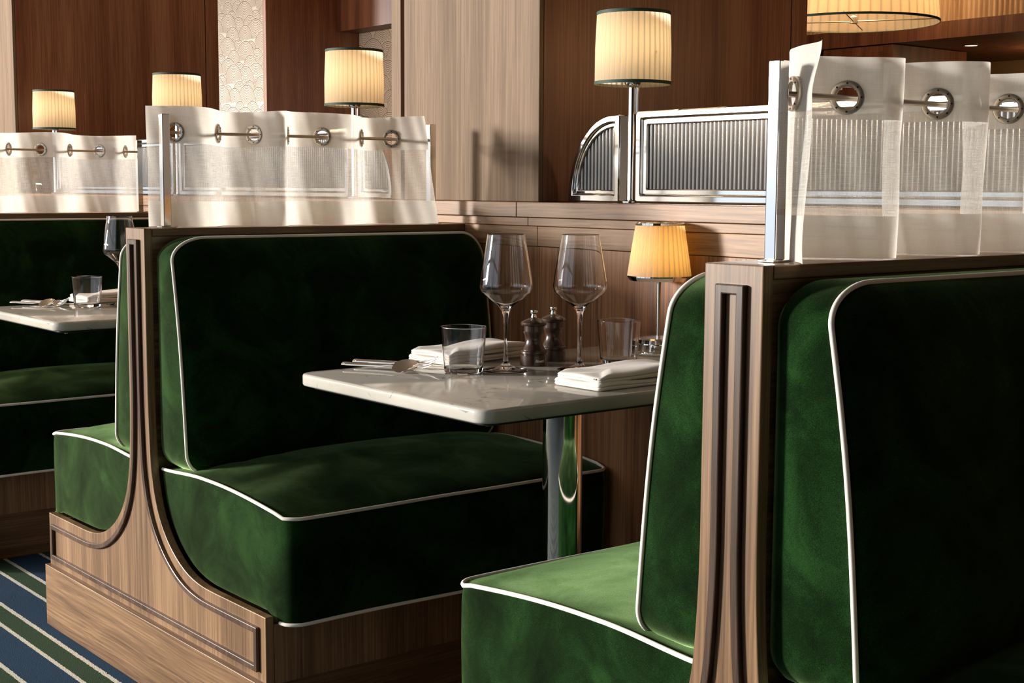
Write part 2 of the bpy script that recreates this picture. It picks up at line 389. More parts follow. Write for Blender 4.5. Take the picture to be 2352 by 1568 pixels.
# ---- reeded glass screens in chrome frames on the ledge
SX = .94
def frame_loop(bm, outer, inner, x0, x1):
    n = len(outer)
    for x in (x0, x1):
        pass
    A = [bm.verts.new((x0, y, z)) for y, z in outer]; B = [bm.verts.new((x0, y, z)) for y, z in inner]
    C = [bm.verts.new((x1, y, z)) for y, z in outer]; E = [bm.verts.new((x1, y, z)) for y, z in inner]
    for i in range(n):
        j = (i+1) % n
        bm.faces.new((A[i], A[j], B[j], B[i])); bm.faces.new((C[i], E[i], E[j], C[j]))
        bm.faces.new((A[i], C[i], C[j], A[j])); bm.faces.new((B[i], B[j], E[j], E[i]))
def ribs(bm, ya, yb, zfun, x, pitch=.0118, seg=6):
    """zfun(y) -> (z0, z1) of the pane at y; vertical half-round ribs facing -X and a flat back"""
    n = max(2, round((yb-ya)/pitch)); p = (yb-ya)/n; prev = None
    for i in range(n*seg+1):
        y = ya+(yb-ya)*i/(n*seg); ph = (i % seg)/seg
        d = .0034*math.sin(PI*ph) if i < n*seg else 0
        z0, z1 = zfun(y)
        if z1-z0 < .004: prev = None; continue
        cur = [bm.verts.new((x-d, y, z0)), bm.verts.new((x-d, y, z1)), bm.verts.new((x+.003, y, z0)), bm.verts.new((x+.003, y, z1))]
        if prev:
            bm.faces.new((prev[0], prev[1], cur[1], cur[0])); bm.faces.new((prev[2], cur[2], cur[3], prev[3]))
            bm.faces.new((prev[1], prev[3], cur[3], cur[1])); bm.faces.new((prev[0], cur[0], cur[2], prev[2]))
        prev = cur
def rrect(y0, y1, z0, z1, r=0.006, n=4):
    out = []
    for cy, cz, a0 in ((y1-r, z1-r, 0), (y0+r, z1-r, 90), (y0+r, z0+r, 180), (y1-r, z0+r, 270)):
        for k in range(n+1):
            a = math.radians(a0+90*k/n); out.append((cy+r*math.cos(a), cz+r*math.sin(a)))
    return out
ZT = 1.267
def screen(label, ya, yb):
    t = thing('glass_screen', label, 'glass screen', 'long reeded glass screens on the ledge', loc=(SX, (ya+yb)/2, LZ))
    h = (yb-ya)/2; zt = ZT-LZ
    bm = BM(); frame_loop(bm, rrect(-h, h, .0015, zt, .006), rrect(-h+.017, h-.017, .0185, zt-.017, .004), -.012, .016)
    obj('frame', bm, M['chrome'], t, smooth=35, bevel=.004)
    bm = BM(); frame_loop(bm, rrect(-h+.0175, h-.0175, .019, zt-.0175, .004), rrect(-h+.030, h-.030, .031, zt-.030, .003), -.005, .012)
    obj('inner_frame', bm, M['chrome'], t, smooth=35, bevel=.0025)
    bm = BM(); ribs(bm, -h+.0305, h-.0305, lambda y: (.0315, zt-.0305), .004)
    obj('reeded_pane', bm, M['reeded'], t, smooth=50)
    return t
LAMP_Y = [-.551, .600, 1.745, 2.893]
screen('long chrome-framed ribbed glass screen on the ledge, right of the nearest tall lamp', -1.70, -.572)
screen('long chrome-framed reeded glass screen seen through the middle curtain', .622, 1.722)
screen('long chrome-framed reeded glass screen seen through the left curtain', 1.768, 2.868)
def arch(label, ya, yb):
    """quarter-round screen, tall edge at ya, sloping down to yb"""
    s = 1 if yb > ya else -1; w = abs(yb-ya); zt = ZT-LZ-.005
    t = thing('arched_glass_screen', label, 'glass screen', 'quarter-round glass screens on the ledge', loc=(SX, ya, LZ))
    def outline(m):           # m = inset
        pts = [(s*m, .0015+m), (s*m, zt-m*1.0)]
        for k in range(1, 21):
            a = PI/2*(1-k/20)
            pts.append((s*(.022+(w-.022-m)*math.cos(a)), .0015+m+(zt-.0015-2*m)*math.sin(a)))
        return pts
    bm = BM(); frame_loop(bm, outline(0), outline(.017), -.012, .016); obj('frame', bm, M['chrome'], t, smooth=35, bevel=.003)
    bm = BM(); frame_loop(bm, outline(.0175), outline(.027), -.005, .012); obj('inner_frame', bm, M['chrome'], t, smooth=35, bevel=.002)
    m = .0275
    def zf(y):
        q = (abs(y)-.022)/(w-.022-m); top = .0015+m+(zt-.0015-2*m)*math.sqrt(max(0, 1-max(0, q)**2))
        return (.0015+m, top)
    bm = BM(); ribs(bm, s*m if s > 0 else -(w-m), (w-m) if s > 0 else -m, zf, .004); obj('reeded_pane', bm, M['reeded'], t, smooth=50)
    return t
arch('small quarter-round chrome and glass screen left of the tall lamp, by the pillar', -.520, -.345)
arch('small quarter-round glass screen behind the right end of the middle curtain', .572, .397)
arch('small quarter-round glass screen at the far pillar behind the left curtain', 3.701, 3.09)

# ------------------------------------------------------------------ tall lamps on the ledge
def pleat_mod(n, d):
    def f(a):
        t = (a*n/(2*PI)) % 1.0; return 1 + d*(1-t if t > .15 else t/.15*.85)
    return f
def point(name, parent_loc, power, c=(1, .75, .48), r=.02):
    l = bpy.data.lights.new(name, 'POINT'); l.energy = power; l.color = c; l.shadow_soft_size = r
    o = bpy.data.objects.new(name, l); COL.objects.link(o); o.location = parent_loc; return o
def tall_lamp():
    t = thing('tall_lamp', '', 'lamp', 'tall lamps standing on the ledge')
    bm = BM(); lathe(bm, [(0, .0005), (.022, .0005), (.022, .004), (.010, .007), (.0095, .012), (.0095, .272), (.0, .272)], 32)
    obj('pole', bm, M['chrome'], t, smooth=40)
    bm = BM(); tube(bm, [(.004, -.0125, .20), (.004, -.0125, .262)], .0028, 10)
    obj('switch_rod', bm, M['chrome'], t, smooth=40)
    bm = BM(); lathe(bm, [(0, .262), (.016, .262), (.019, .268), (.019, .285), (.014, .29), (.014, .32), (0, .32)], 32)
    obj('socket', bm, M['chrome'], t, smooth=40)
    z0, z1, r0, r1 = .262, .420, .0835, .0800
    seg = 40*6
    bm = BM(); lathe(bm, [(r0, z0), (r0*.997, .34), (r1, z1)], seg, mod=pleat_mod(40, .018))
    sh = obj('lamp_shade', bm, M['shade'], t, smooth=60, recalc=False)
    for nm, z, r in (('lower_ribbon', z0, r0), ('upper_ribbon', z1-.006, r1)):
        bm = BM(); rr = r*1.028; ri = r*1.0185
        lathe(bm, [(rr, z-.0003), (rr, z+.0068), (ri, z+.0068), (ri, z-.0003), (rr, z-.0003)], 96)
        obj(nm, bm, M['green_trim'], sh, smooth=40)
    bm = BM()
    for k in range(3):
        a = 2*PI*k/3+.4; tube(bm, [(.012*math.cos(a), .012*math.sin(a), .318), (r0*1.0*math.cos(a), r0*1.0*math.sin(a), .330)], .0012, 6)
    obj('shade_carrier', bm, M['steel'], t, smooth=40)
    bm = BM(); lathe(bm, [(0, .32), (.012, .322), (.019, .335), (.021, .35), (.016, .366), (0, .374)], 24)
    obj('bulb', bm, M['bulb'], t, smooth=60)
    return t
L0 = tall_lamp()
tall = [L0] + [copy_tree(L0) for _ in range(3)]
labels = ['tall lamp with a pleated ivory shade above the near table, standing between the glass screens',
          'tall lamp with a pleated shade above the right half of the middle curtain',
          'tall lamp half hidden behind the left end of the middle curtain',
          'smallest tall lamp in the far left, above the left curtain']
SH = .938
for o, y, lb in zip(tall, LAMP_Y, labels):
    o.location = (SH, y, LZ); o['label'] = lb
    point('lamp_light', (SH, y, LZ+.352), 4.5)

# ------------------------------------------------------------------ booths
OUT = [(.047, 1.007), (.047, .66), (.0485, .60), (.052, .54), (.058, .485), (.072, .432), (.096, .386), (.132, .347), (.178, .316), (.228, .296), (.285, .286), (.34, .284), (.552, .284)]
def dense(pts):
    a = [Vector(p) for p in pts[1:12]]; c = catmull(a, 4); return [Vector(pts[0])] + c + [Vector(pts[-1])]
RIGHTS = [(p.x, p.y) for p in dense(OUT)]
OUTLINE = RIGHTS + [(.552, .148), (-.552, .148)] + [(-y, z) for y, z in RIGHTS[::-1]]
def divider(label, yc, grp='booth dividers'):
    t = thing('booth_divider', label, 'partition', grp, loc=(0, yc, 0))
    bm = BM(); extrude_x(bm, OUTLINE, 0, .018); obj('end_panel', bm, M['wood_v'], t, bevel=.0016)
    c = offset(OUTLINE, -.030) if True else None
    if min(p[1] for p in c) < .148: c = offset(OUTLINE, .030)
    a, b_ = offset(c, .006), offset(c, -.006)
    bm = BM(); frame_loop(bm, a, b_, -.008, .001); obj('moulding', bm, M['wood_trim'], t, bevel=.0018)
    bm = BM(); box(bm, -.0137, .018, -.5525, .5525, .0008, .155); obj('plinth', bm, M['wood_h'], t, bevel=.0015)
    bm = BM(); box(bm, .0185, WX-.001, -.047, .047, .990, H); obj('top_rail', bm, M['wood_x'], t, bevel=.0015)
    bm = BM(); box(bm, .0185, WX-.001, -.0445, .0445, .0008, .9895); obj('core_panel', bm, M['wood_x'], t)
    return t
divider('walnut booth divider in the middle, its flared end panel seen whole', 0)
divider('walnut booth divider nearest the camera, at the right', -D)
divider('walnut booth divider farthest back, behind the left table', D)

XS0, XS1 = .024, .842
def ring_mesh(bm, rings, close_first=False, close_last=True):
    V = [[bm.verts.new(p) for p in r] for r in rings]; n = len(V[0])
    for a, b_ in zip(V, V[1:]):
        for i in range(n):
            j = (i+1) % n; bm.faces.new((a[i], a[j], b_[j], b_[i]))
    if close_first: bm.faces.new(V[0][::-1])
    if close_last: bm.faces.new(V[-1])
def wob(x, z, k=1.0): return .0012*k*(math.sin(x*17.3+z*5.1)+math.sin(x*7.7-z*13.4+1.3)+math.sin(x*31+z*23+2.1)*.4)
def back_cushion(t, s):
    """s = +1: faces +Y, s = -1: faces -Y"""
    x0, x1, z0, z1 = XS0, XS1-.002, .494, .988
    def contour():
        # (centre x, centre z, rx, rz, start angle): far top, near top, near bottom, far bottom
        L = [(x1-.055, z1-.065, .055, .065, 0), (x0+.082, z1-.050, .082, .050, 90), (x0+.045, z0+.045, .045, .045, 180), (x1-.045, z0+.045, .045, .045, 270)]
        pts = []
        for i, (cx, cz, rx, rz, a0) in enumerate(L):
            arc = [(cx+rx*math.cos(math.radians(a0+90*k/14)), cz+rz*math.sin(math.radians(a0+90*k/14))) for k in range(15)]
            pts += arc
            nx = L[(i+1) % 4]; b0 = math.radians(nx[4]); e = (nx[0]+nx[2]*math.cos(b0), nx[1]+nx[3]*math.sin(b0))
            for k in range(1, 12): pts.append((arc[-1][0]+(e[0]-arc[-1][0])*k/12, arc[-1][1]+(e[1]-arc[-1][1])*k/12))
        return pts
    def yf(z):
        tt = (.99-z)/.5
        return .118+.062*tt+.012*math.sin(PI*tt)
    cx, cz = (x0+x1)/2, (z0+z1)/2
    C = contour(); rings = []
    for q, bul in ((0, -.006), (.12, .0), (.5, .0025), (.88, .001), (.96, -.001)):
        rings.append([(cx+(x-cx)*(1+bul/.4), s*(.0455+(yf(z)-.0455)*q), cz+(z-cz)*(1+bul/.25)) for x, z in C])
    edge = [(x, s*yf(z)+s*wob(x, z, .6), z) for x, z in C]; rings.append(edge)
    for sc, up in ((.985, .006), (.95, .013), (.88, .019), (.75, .024), (.5, .027), (.25, .028), (.08, .028)):
        rr = []
        for x, z in C:
            X = cx+(x-cx)*sc; Z = cz+(z-cz)*sc; 
            # keep the inset roughly even on the long side
            X = x + (X-x)*.62 if sc > .7 else X
            rr.append((X, s*(yf(Z)+up+wob(X, Z, 1.5)), Z))
        rings.append(rr)
    bm = BM(); ring_mesh(bm, rings, close_first=True)
    o = obj('backrest_cushion', bm, M['velvet'][s], t, smooth=80)
    bm = BM(); tube(bm, [(x, y+s*.0015, z) for x, y, z in edge], .0035, 8, closed=True)
    obj('piping', bm, M['piping'], o, smooth=80)
def seat_cushion(t, s):
    curve = [p for p in RIGHTS if p[1] < .478 and p[0] < .40]
    prof = [(.600, .272)] + [(.600+.004*math.sin(PI*k/8), .272+(.476-.272)*k/8) for k in range(1, 8)] + [(.596, .476)]
    nf = len(prof)
    top = []
    for k in range(1, 25):
        y = .596-(.596-.062)*k/24; top.append((y, .476+.022*math.sin(min(1, (1-y/.596)*1.9)*PI/2)-.010*smoothstep(.25, .05, y)))
    prof += top
    low = [(y+.004, z+.003) for y, z in curve]
    prof += low + [(.42, .2865), (.52, .2865), (.555, .2865)]
    nt = len(top)
    xs = [XS0, XS0+.003, XS0+.008, XS0+.016, XS0+.026, XS0+.038]; n = 26
    xs += [XS0+.038+(XS1-XS0-.076)*k/n for k in range(1, n)]
    xs += [XS1-.038, XS1-.026, XS1-.016, XS1-.008, XS1-.003, XS1]
    r = .038; cols = []
    for x in xs:
        q = min(x-XS0, XS1-x, r); pull = r-math.sqrt(max(0, r*r-(r-q)**2))
        u = (x-XS0)/(XS1-XS0); crown = .036*min(1, math.sin(PI*u)**.55)
        col = []
        for i, (y, z) in enumerate(prof):
            yy = y-pull*smoothstep(.40, .585, y)
            zz = z
            if nf <= i < nf+nt:
                f = (i-nf+1)/nt; zz += crown*math.sin(PI*min(1, f*1.0))**.6*(.9 if f < .5 else 1) if 0 < f < 1 else 0
                zz += wob(x, y*2, 1.2)*math.sin(PI*f)
                # little gathers where the seat runs under the backrest
                zz += .0018*math.sin(x*150+y*40)*smoothstep(.36, .22, y)*smoothstep(.12, .2, y)*math.exp(-((x-.16)/.12)**2)
            elif i < nf: yy += wob(x, z*2, 1.0)
            col.append((x, s*yy, zz))
        cols.append(col)
    bm = BM(); V = [[bm.verts.new(p) for p in c] for c in cols]; m = len(prof)
    for a, b_ in zip(V, V[1:]):
        for i in range(m):
            j = (i+1) % m; bm.faces.new((a[i], a[j], b_[j], b_[i]))
    for end, sg in ((V[0], -1), (V[-1], 1)):      # softly pillowed ends
        cy = .33*s; cz = .385; prev = end
        for sc, dx in ((.96, .0018), (.85, .003), (.6, .004), (.3, .0042)):
            cur = [bm.verts.new((v.co.x+sg*0, cy+(v.co.y-cy)*sc, cz+(v.co.z-cz)*sc)) for v in end]
            for v in cur: v.co.x = end[0].co.x+sg*dx
            for i in range(m):
                j = (i+1) % m; bm.faces.new((prev[i], prev[j], cur[j], cur[i]))
            prev = cur
        bm.faces.new(prev)
    o = obj('seat_cushion', bm, M['velvet'][s], t, smooth=55)
    # piping: along the near side, round the front corner, along the front, back along the far side
    i_top = nf-1
    path = []
    for i in range(nf+nt-1, i_top-1, -1):
        y, z = prof[i]; path.append((XS0+.002-.0018, s*min(y, .596-.034), z+.0015) if y < .562 else None)
    path = [p for p in path if p]
    for x in xs[1:-1]:
        q = min(x-XS0, XS1-x, r); pull = r-math.sqrt(max(0, r*r-(r-q)**2))
        path.append((x, s*(.5985-pull+wob(x, .952, 1)), .4765))
    for i in range(i_top, nf+nt):
        y, z = prof[i]
        if y < .56: path.append((XS1-.0002, s*y, z+.0015))
    bm = BM(); tube(bm, path, .0036, 8); obj('piping', bm, M['piping'], o, smooth=80)
    path = []
    for x in xs:
        q = min(x-XS0, XS1-x, r); pull = r-math.sqrt(max(0, r*r-(r-q)**2)); path.append((x, s*(.602-pull), .272+.002*math.sin(x*9)))
    bm = BM(); tube(bm, path, .0036, 8); obj('lower_piping', bm, M['piping'], o, smooth=80)
def bench(label, yc, s):
    t = thing('booth_bench', label, 'bench', 'green velvet booth benches', loc=(0, yc, 0))
    ya, yb = (.0455, .553); a, b_ = (ya, yb) if s > 0 else (-yb, -ya)
    bm = BM(); box(bm, .0185, WX-.001, a, b_, .150, .268); obj('seat_base', bm, M['wood_v'], t, bevel=.001)
    a, b_ = (.0455, .478) if s > 0 else (-.478, -.0455)
    bm = BM(); box(bm, .0185, WX-.001, a, b_, .0008, .1495); obj('toe_kick', bm, M['wood_x'], t)
    seat_cushion(t, s); back_cushion(t, s); return t
bench('green velvet bench on the right of the middle divider, behind the near table', 0, -1)
bench('green velvet bench on the left of the middle divider, facing the left table', 0, 1)
bench('green velvet bench in front at lower centre, its seat top brightly lit', -D, 1)
bench('green velvet bench at the right edge of the photo, its backrest nearest the camera', -D, -1)
bench('green velvet bench farthest back, behind the left table', D, -1)

# ------------------------------------------------------------------ curtains on the dividers
def post_rail(label, yc):
    t = thing('curtain_rail', label, 'curtain rail', 'chrome curtain rails on the dividers', loc=(0, yc, H))
    for xc in (.073, .779):
        bm = BM(); box(bm, xc-.009, xc+.009, -.009, .009, .003, .2445); p = obj('post', bm, M['chrome'], t, bevel=.0015)
        bm = BM(); box(bm, xc-.016, xc+.022, -.013, .013, .0004, .0032); obj('base_plate', bm, M['chrome'], p, bevel=.0008)
    bm = BM(); tube(bm, [(.082, 0, .205), (.770, 0, .205)], .0037, 14); obj('rod', bm, M['bronze'], t, smooth=50)
    return t
def curtain(label, yc, cross, x0, x1, first_back, A=.033, amp=None, flare=0, tail=0):
    """a linen strip weaving round the rod; cross = x of the eyelets, where it passes the rod"""
    t = thing('cafe_curtain', label, 'curtain', 'linen curtains on the dividers', loc=(0, yc, H))
    ks = [x0] + cross + [x1]
    def cy(x):
        for i in range(len(ks)-1):
            if x <= ks[i+1] or i == len(ks)-2:
                u = (x-ks[i])/(ks[i+1]-ks[i]); sg = (1 if first_back else -1)*(1 if i % 2 == 0 else -1)
                a = A*(amp[i] if amp else 1)
                if i == 0: return sg*a*math.cos(u*PI/2)
                if i == len(ks)-2: return sg*a*math.sin(u*PI/2)
                return sg*a*math.sin(u*PI)
    fine = [x0+(x1-x0)*i/1200 for i in range(1201)]; P = [(x, cy(x)) for x in fine]; L = [0]
    for p, q in zip(P, P[1:]): L.append(L[-1]+math.hypot(q[0]-p[0], q[1]-p[1]))
    tot = L[-1]; nu = int(tot/.0030); nv = 86; hgt = .2575; us = []
    j = 0
    for i in range(nu+1):
        s_ = tot*i/nu
        while j < len(L)-2 and L[j+1] < s_: j += 1
        f = (s_-L[j])/max(1e-9, L[j+1]-L[j]); us.append((P[j][0]+(P[j+1][0]-P[j][0])*f, P[j][1]+(P[j+1][1]-P[j][1])*f, s_))
    sc = []
    for c in cross:
        k = min(range(len(fine)), key=lambda k: abs(fine[k]-c)); sc.append(L[k])
    bm = BM(); uv = bm.loops.layers.uv.new('UVMap'); V = []
    for i, (x, y, s_) in enumerate(us):
        row = []
        for k in range(nv+1):
            v = k/nv; z = hgt*v; dn = 1-v
            yy = y*(1-.10*dn)+.0018*math.sin(s_*61+v*4)*dn+.0012*math.sin(s_*143+v*9)
            xx = x+.0025*math.sin(s_*19+v*3)*dn
            if flare: 
                e = math.exp(-(x-x0)/.028); xx -= .030*e*smoothstep(.15, 1, dn)*flare; yy -= .026*e*dn*flare; xx += .022*e*smoothstep(.75, 1, v)*flare
            if tail: xx += tail*(.35-v)*math.exp(-(x1-x)/.05)
            zz = z+.0035*math.sin(s_*14+1.0)*v + (.006*math.exp(-(x-x0)/.02)*v if flare else 0)+.0015
            row.append(bm.verts.new((xx, yy, zz)))
        V.append(row)
    for i in range(nu):
        for k in range(nv):
            sm = (us[i][2]+us[i+1][2])/2; zm = hgt*(k+.5)/nv
            if any((sm-c)**2+(zm-.2045)**2 < .0152**2 for c in sc): continue
            f = bm.faces.new((V[i][k], V[i+1][k], V[i+1][k+1], V[i][k+1]))
            for lp, (a, b_) in zip(f.loops, ((i, k), (i+1, k), (i+1, k+1), (i, k+1))): lp[uv].uv = (us[a][2], hgt*b_/nv)
    bmesh.ops.delete(bm, geom=[v for v in bm.verts if not v.link_faces], context='VERTS')
    obj('cloth', bm, M['linen'], t, smooth=80, recalc=False)
    bm0 = BM(); lathe(bm0, [(.0138, -.0012), (.0150, -.0028), (.0185, -.0034), (.0212, -.0022), (.0218, 0), (.0212, .0022), (.0185, .0034), (.0150, .0028), (.0138, .0012), (.0138, -.0012)], 40)
    for k in range(8):
        a = 2*PI*k/8
        for sg in (-1, 1): n0 = len(bm0.faces); lathe(bm0, [(0, sg*.0038), (.0013, sg*.0038), (.0013, sg*.003)], 8, c=(.018*math.cos(a), .018*math.sin(a), 0)); bm0.faces.ensure_lookup_table(); [setattr(f_, 'material_index', 1) for f_ in bm0.faces[n0:]]
    me = None
    for c in cross:
        e = 5e-4; d = Vector((2*e, cy(c+e)-cy(c-e), 0)).normalized(); n = Vector((-d.y, d.x, 0))
        if me is None:
            g = obj('eyelet', bm0, [M['bronze'], M['black']], t, smooth=40, recalc=False); me = g.data
        else:
            g = bpy.data.objects.new('eyelet', me); COL.objects.link(g); g.parent = t
        g.matrix_local = Matrix(((d.x, 0, n.x, c), (d.y, 0, n.y, cy(c)), (0, 1, 0, .2058), (0, 0, 0, 1)))
    return t
post_rail('chrome curtain rail on the middle divider', 0)
post_rail('chrome curtain rail on the nearest divider at the right, its bright post in front', -D)
post_rail('chrome curtain rail on the farthest divider at the left', D)
curtain('sheer linen cafe curtain on the middle divider', 0, [.098, .200, .290, .375, .468, .575, .662], .046, .765, True, tail=.045, amp=[1, 1, 1, 1.5, 1, 1, 1, 1])
curtain('sheer linen cafe curtain on the nearest divider at the right, its left edge flaring out', -D, [.100, .205, .300, .400, .490, .572, .660, .735], .074, .790, False, A=.046, flare=1)
curtain('sheer linen cafe curtain on the farthest divider at the left', D, [.12, .24, .335, .440, .537, .640, .730], .05, .785, False)

# ------------------------------------------------------------------ tables
def rounded_top(bm, x0, x1, y0, y1, z0, z1, r, e=.004):
    base = rrect(x0, x1, y0, y1, r, 8); ring = []
    cx, cy = (x0+x1)/2, (y0+y1)/2
    for m, z in ((e, z0), (e*.3, z0+e*.3), (0, z0+e), (0, z1-e), (e*.3, z1-e*.3), (e, z1)):
        ring.append([(x-(m if x > cx else -m), y-(m if y > cy else -m), z) for x, y in base])
    ring_mesh(bm, ring, close_first=True)
def table(label, yc):
    t = thing('pedestal_table', label, 'table', 'marble pedestal tables', loc=(.445, yc, 0))
    bm = BM(); rounded_top(bm, .040-.445, WX-.003-.445, -.282, .282, TZ-.023, TZ, .028); obj('marble_top', bm, M['marble'], t, smooth=50)
    bm = BM(); rounded_top(bm, .058-.445, WX-.02-.445, -.266, .266, TZ-.029, TZ-.0232, .02, .0015); tp = obj('under_plate', bm, M['black'], t, smooth=50)
    for x, y in ((-.36, -.235), (-.36, .235), (.0, -.245), (.34, -.235), (.34, .235)):
        bm = BM(); lathe(bm, [(0, TZ-.034), (.004, TZ-.034), (.005, TZ-.0292), (0, TZ-.0292)], 16, c=(x, y, 0)); obj('screw', bm, M['steel'], tp, smooth=40)
    bm = BM(); lathe(bm, [(.0, .022), (.0375, .022), (.0375, TZ-.0295), (0, TZ-.0295)], 64); obj('column', bm, M['chrome'], t, smooth=40)
    bm = BM(); lathe(bm, [(0, .001), (.21, .001), (.215, .005), (.21, .010), (.10, .020), (.05, .024), (0, .024)], 64); obj('foot_plate', bm, M['chrome'], t, smooth=40)
    return t
TY = -.893; TYF = TY+1.752
table('white marble pedestal table in the near booth, with lamp, mills and glasses', TY)
table('white marble pedestal table at the left edge, beyond the middle divider', TYF)

# ------------------------------------------------------------------ tableware
def support(prof, d=.0007, corner=18):
    """holding loops beside the corners, so that smooth normals do not bend the walls"""
    out = [prof[0]]; n = len(prof)
    def ang(i):
        if i <= 0 or i >= n-1: return 90
        a = Vector(prof[i])-Vector(prof[i-1]); b = Vector(prof[i+1])-Vector(prof[i])
        return math.degrees(a.angle(b)) if a.length > 1e-7 and b.length > 1e-7 else 0
    for i in range(n-1):
        a, b = Vector(prof[i]), Vector(prof[i+1]); L = (b-a).length
        if L > 3*d:
            if ang(i) > corner: out.append(tuple(a+(b-a)*(d/L)))
            if ang(i+1) > corner: out.append(tuple(b-(b-a)*(d/L)))
        out.append(prof[i+1])
    return out
def wine_glass(label, x, y, rz=0):
    outer = [(0, 0), (.0405, 0), (.0420, .0012), (.0405, .0024), (.024, .0045), (.010, .009), (.0052, .017), (.0037, .032), (.0034, .060), (.0036, .085), (.0046, .100), (.0080, .112), (.0150, .1215)]
    bowl = [(.0270, .1305), (.0395, .1405), (.0475, .1480), (.0503, .1560), (.0500, .1640), (.0478, .1800), (.0432, .2070), (.0385, .2330), (.0350, .2540)]
    inner = [(r-.0011, z+(.0002 if i > 3 else .0011)) for i, (r, z) in enumerate(bowl)]
    prof = outer+bowl+[(.0345, .2548)]+inner[::-1]+[(.014, .1232), (.006, .1175), (0, .1160)]
    P_ = catmull(bowl, 4); outer2 = outer+[(p.x, p.y) for p in P_]; inner2 = [(p.x-.0011, p.y+.0004) for p in P_]
    prof = support(outer2+[(.0345, .2548)]+inner2[::-1]+[(.014, .1232), (.006, .1175), (0, .1160)])
    bm = BM(); lathe(bm, prof, 96); o = obj('wine_glass', bm, M['glass'], smooth=50)
    o.location = (x, y, TZ+.0004); return tag(o, label, 'glass', 'wine glasses')
def tumbler(label, x, y):
    prof = [(0, 0), (.0325, 0), (.0352, .002), (.0360, .006), (.0430, .0845), (.0426, .0856), (.0418, .0850), (.0346, .012), (.031, .0088), (0, .0082)]
    bm = BM(); lathe(bm, support(prof), 96); o = obj('tumbler', bm, M['glass'], smooth=35)
    o.location = (x, y, TZ+.0004); return tag(o, label, 'glass', 'water tumblers')
wine_glass('clear wine glass on the near table, the left one, beside the water tumbler and napkin', .370, -.814)
wine_glass('clear wine glass on the near table, the right one, just right of the pepper mills', .482, -.896)
wine_glass('wine glass on the left table, half hidden behind the middle bench', .392, .990)
tumbler('clear water tumbler in front on the near table, by the cutlery', .288, -.792)
tumbler('clear water tumbler by the lamp on the near table', .610, -.867)
tumbler('clear water tumbler on the left table', .284, .974)

def mill(label, x, y, mark):
    t = thing('pepper_mill', label, 'pepper mill', 'dark wooden mills', loc=(x, y, TZ+.0003))
    bm = BM(); lathe(bm, [(0, 0), (.0250, 0), (.0256, .001), (.0256, .0195), (.0240, .0207), (.0240, .0217), (.0258, .0240), (.0255, .0275), (.0232, .0290), (.0228, .0305), (.0212, .033), (.0178, .040), (.0158, .047), (.0158, .052), (.0172, .058), (.0198, .0635), (.0200, .065), (.0192, .0655), (.0194, .0765), (0, .0765)], 64)
    obj('body', bm, M['ebony'], t, smooth=30)
    bm = BM(); lathe(bm, [(0, .0767), (.0225, .0767), (.0252, .0785), (.0256, .0805), (.0245, .0832), (.0200, .0860), (.0130, .0895), (.0075, .0913), (0, .0915)], 64)
    obj('cap', bm, M['ebony'], t, smooth=30)
    bm = BM(); lathe(bm, [(0, .0912), (.0058, .0912), (.0060, .0945), (.0045, .0975), (.0042, .0990), (.0072, .1015), (.0076, .1035), (.0070, .1060), (0, .1062)], 32)
    obj('knob', bm, M['chrome'], t, smooth=40)
    if mark:
        cu = bpy.data.curves.new('maker_mark', 'FONT'); cu.body = 'Bisetti'; cu.size = .0078; cu.shear = .3; cu.align_x = 'CENTER'; cu.offset = .00012
        tmp = bpy.data.objects.new('tmp_text', cu); COL.objects.link(tmp)
        dg = bpy.context.evaluated_depsgraph_get(); me = bpy.data.meshes.new_from_object(tmp.evaluated_get(dg))
        COL.objects.unlink(tmp); bpy.data.objects.remove(tmp)
        a0 = math.atan2(-2.09, -1.73)+.50; R = .0258
        for v in me.vertices:
            a = a0+v.co.x/R; z = v.co.y+.0075; v.co = (R*math.cos(a), R*math.sin(a), z)
        o = link('maker_mark', me, M['white'], t); o['label'] = 'small white script lettering'
    return t
mill('dark wooden mill with chrome knob, the front one with white lettering', .463, -.784, True)
mill('dark wooden mill with chrome knob, standing behind the lettered one', .543, -.748, False)

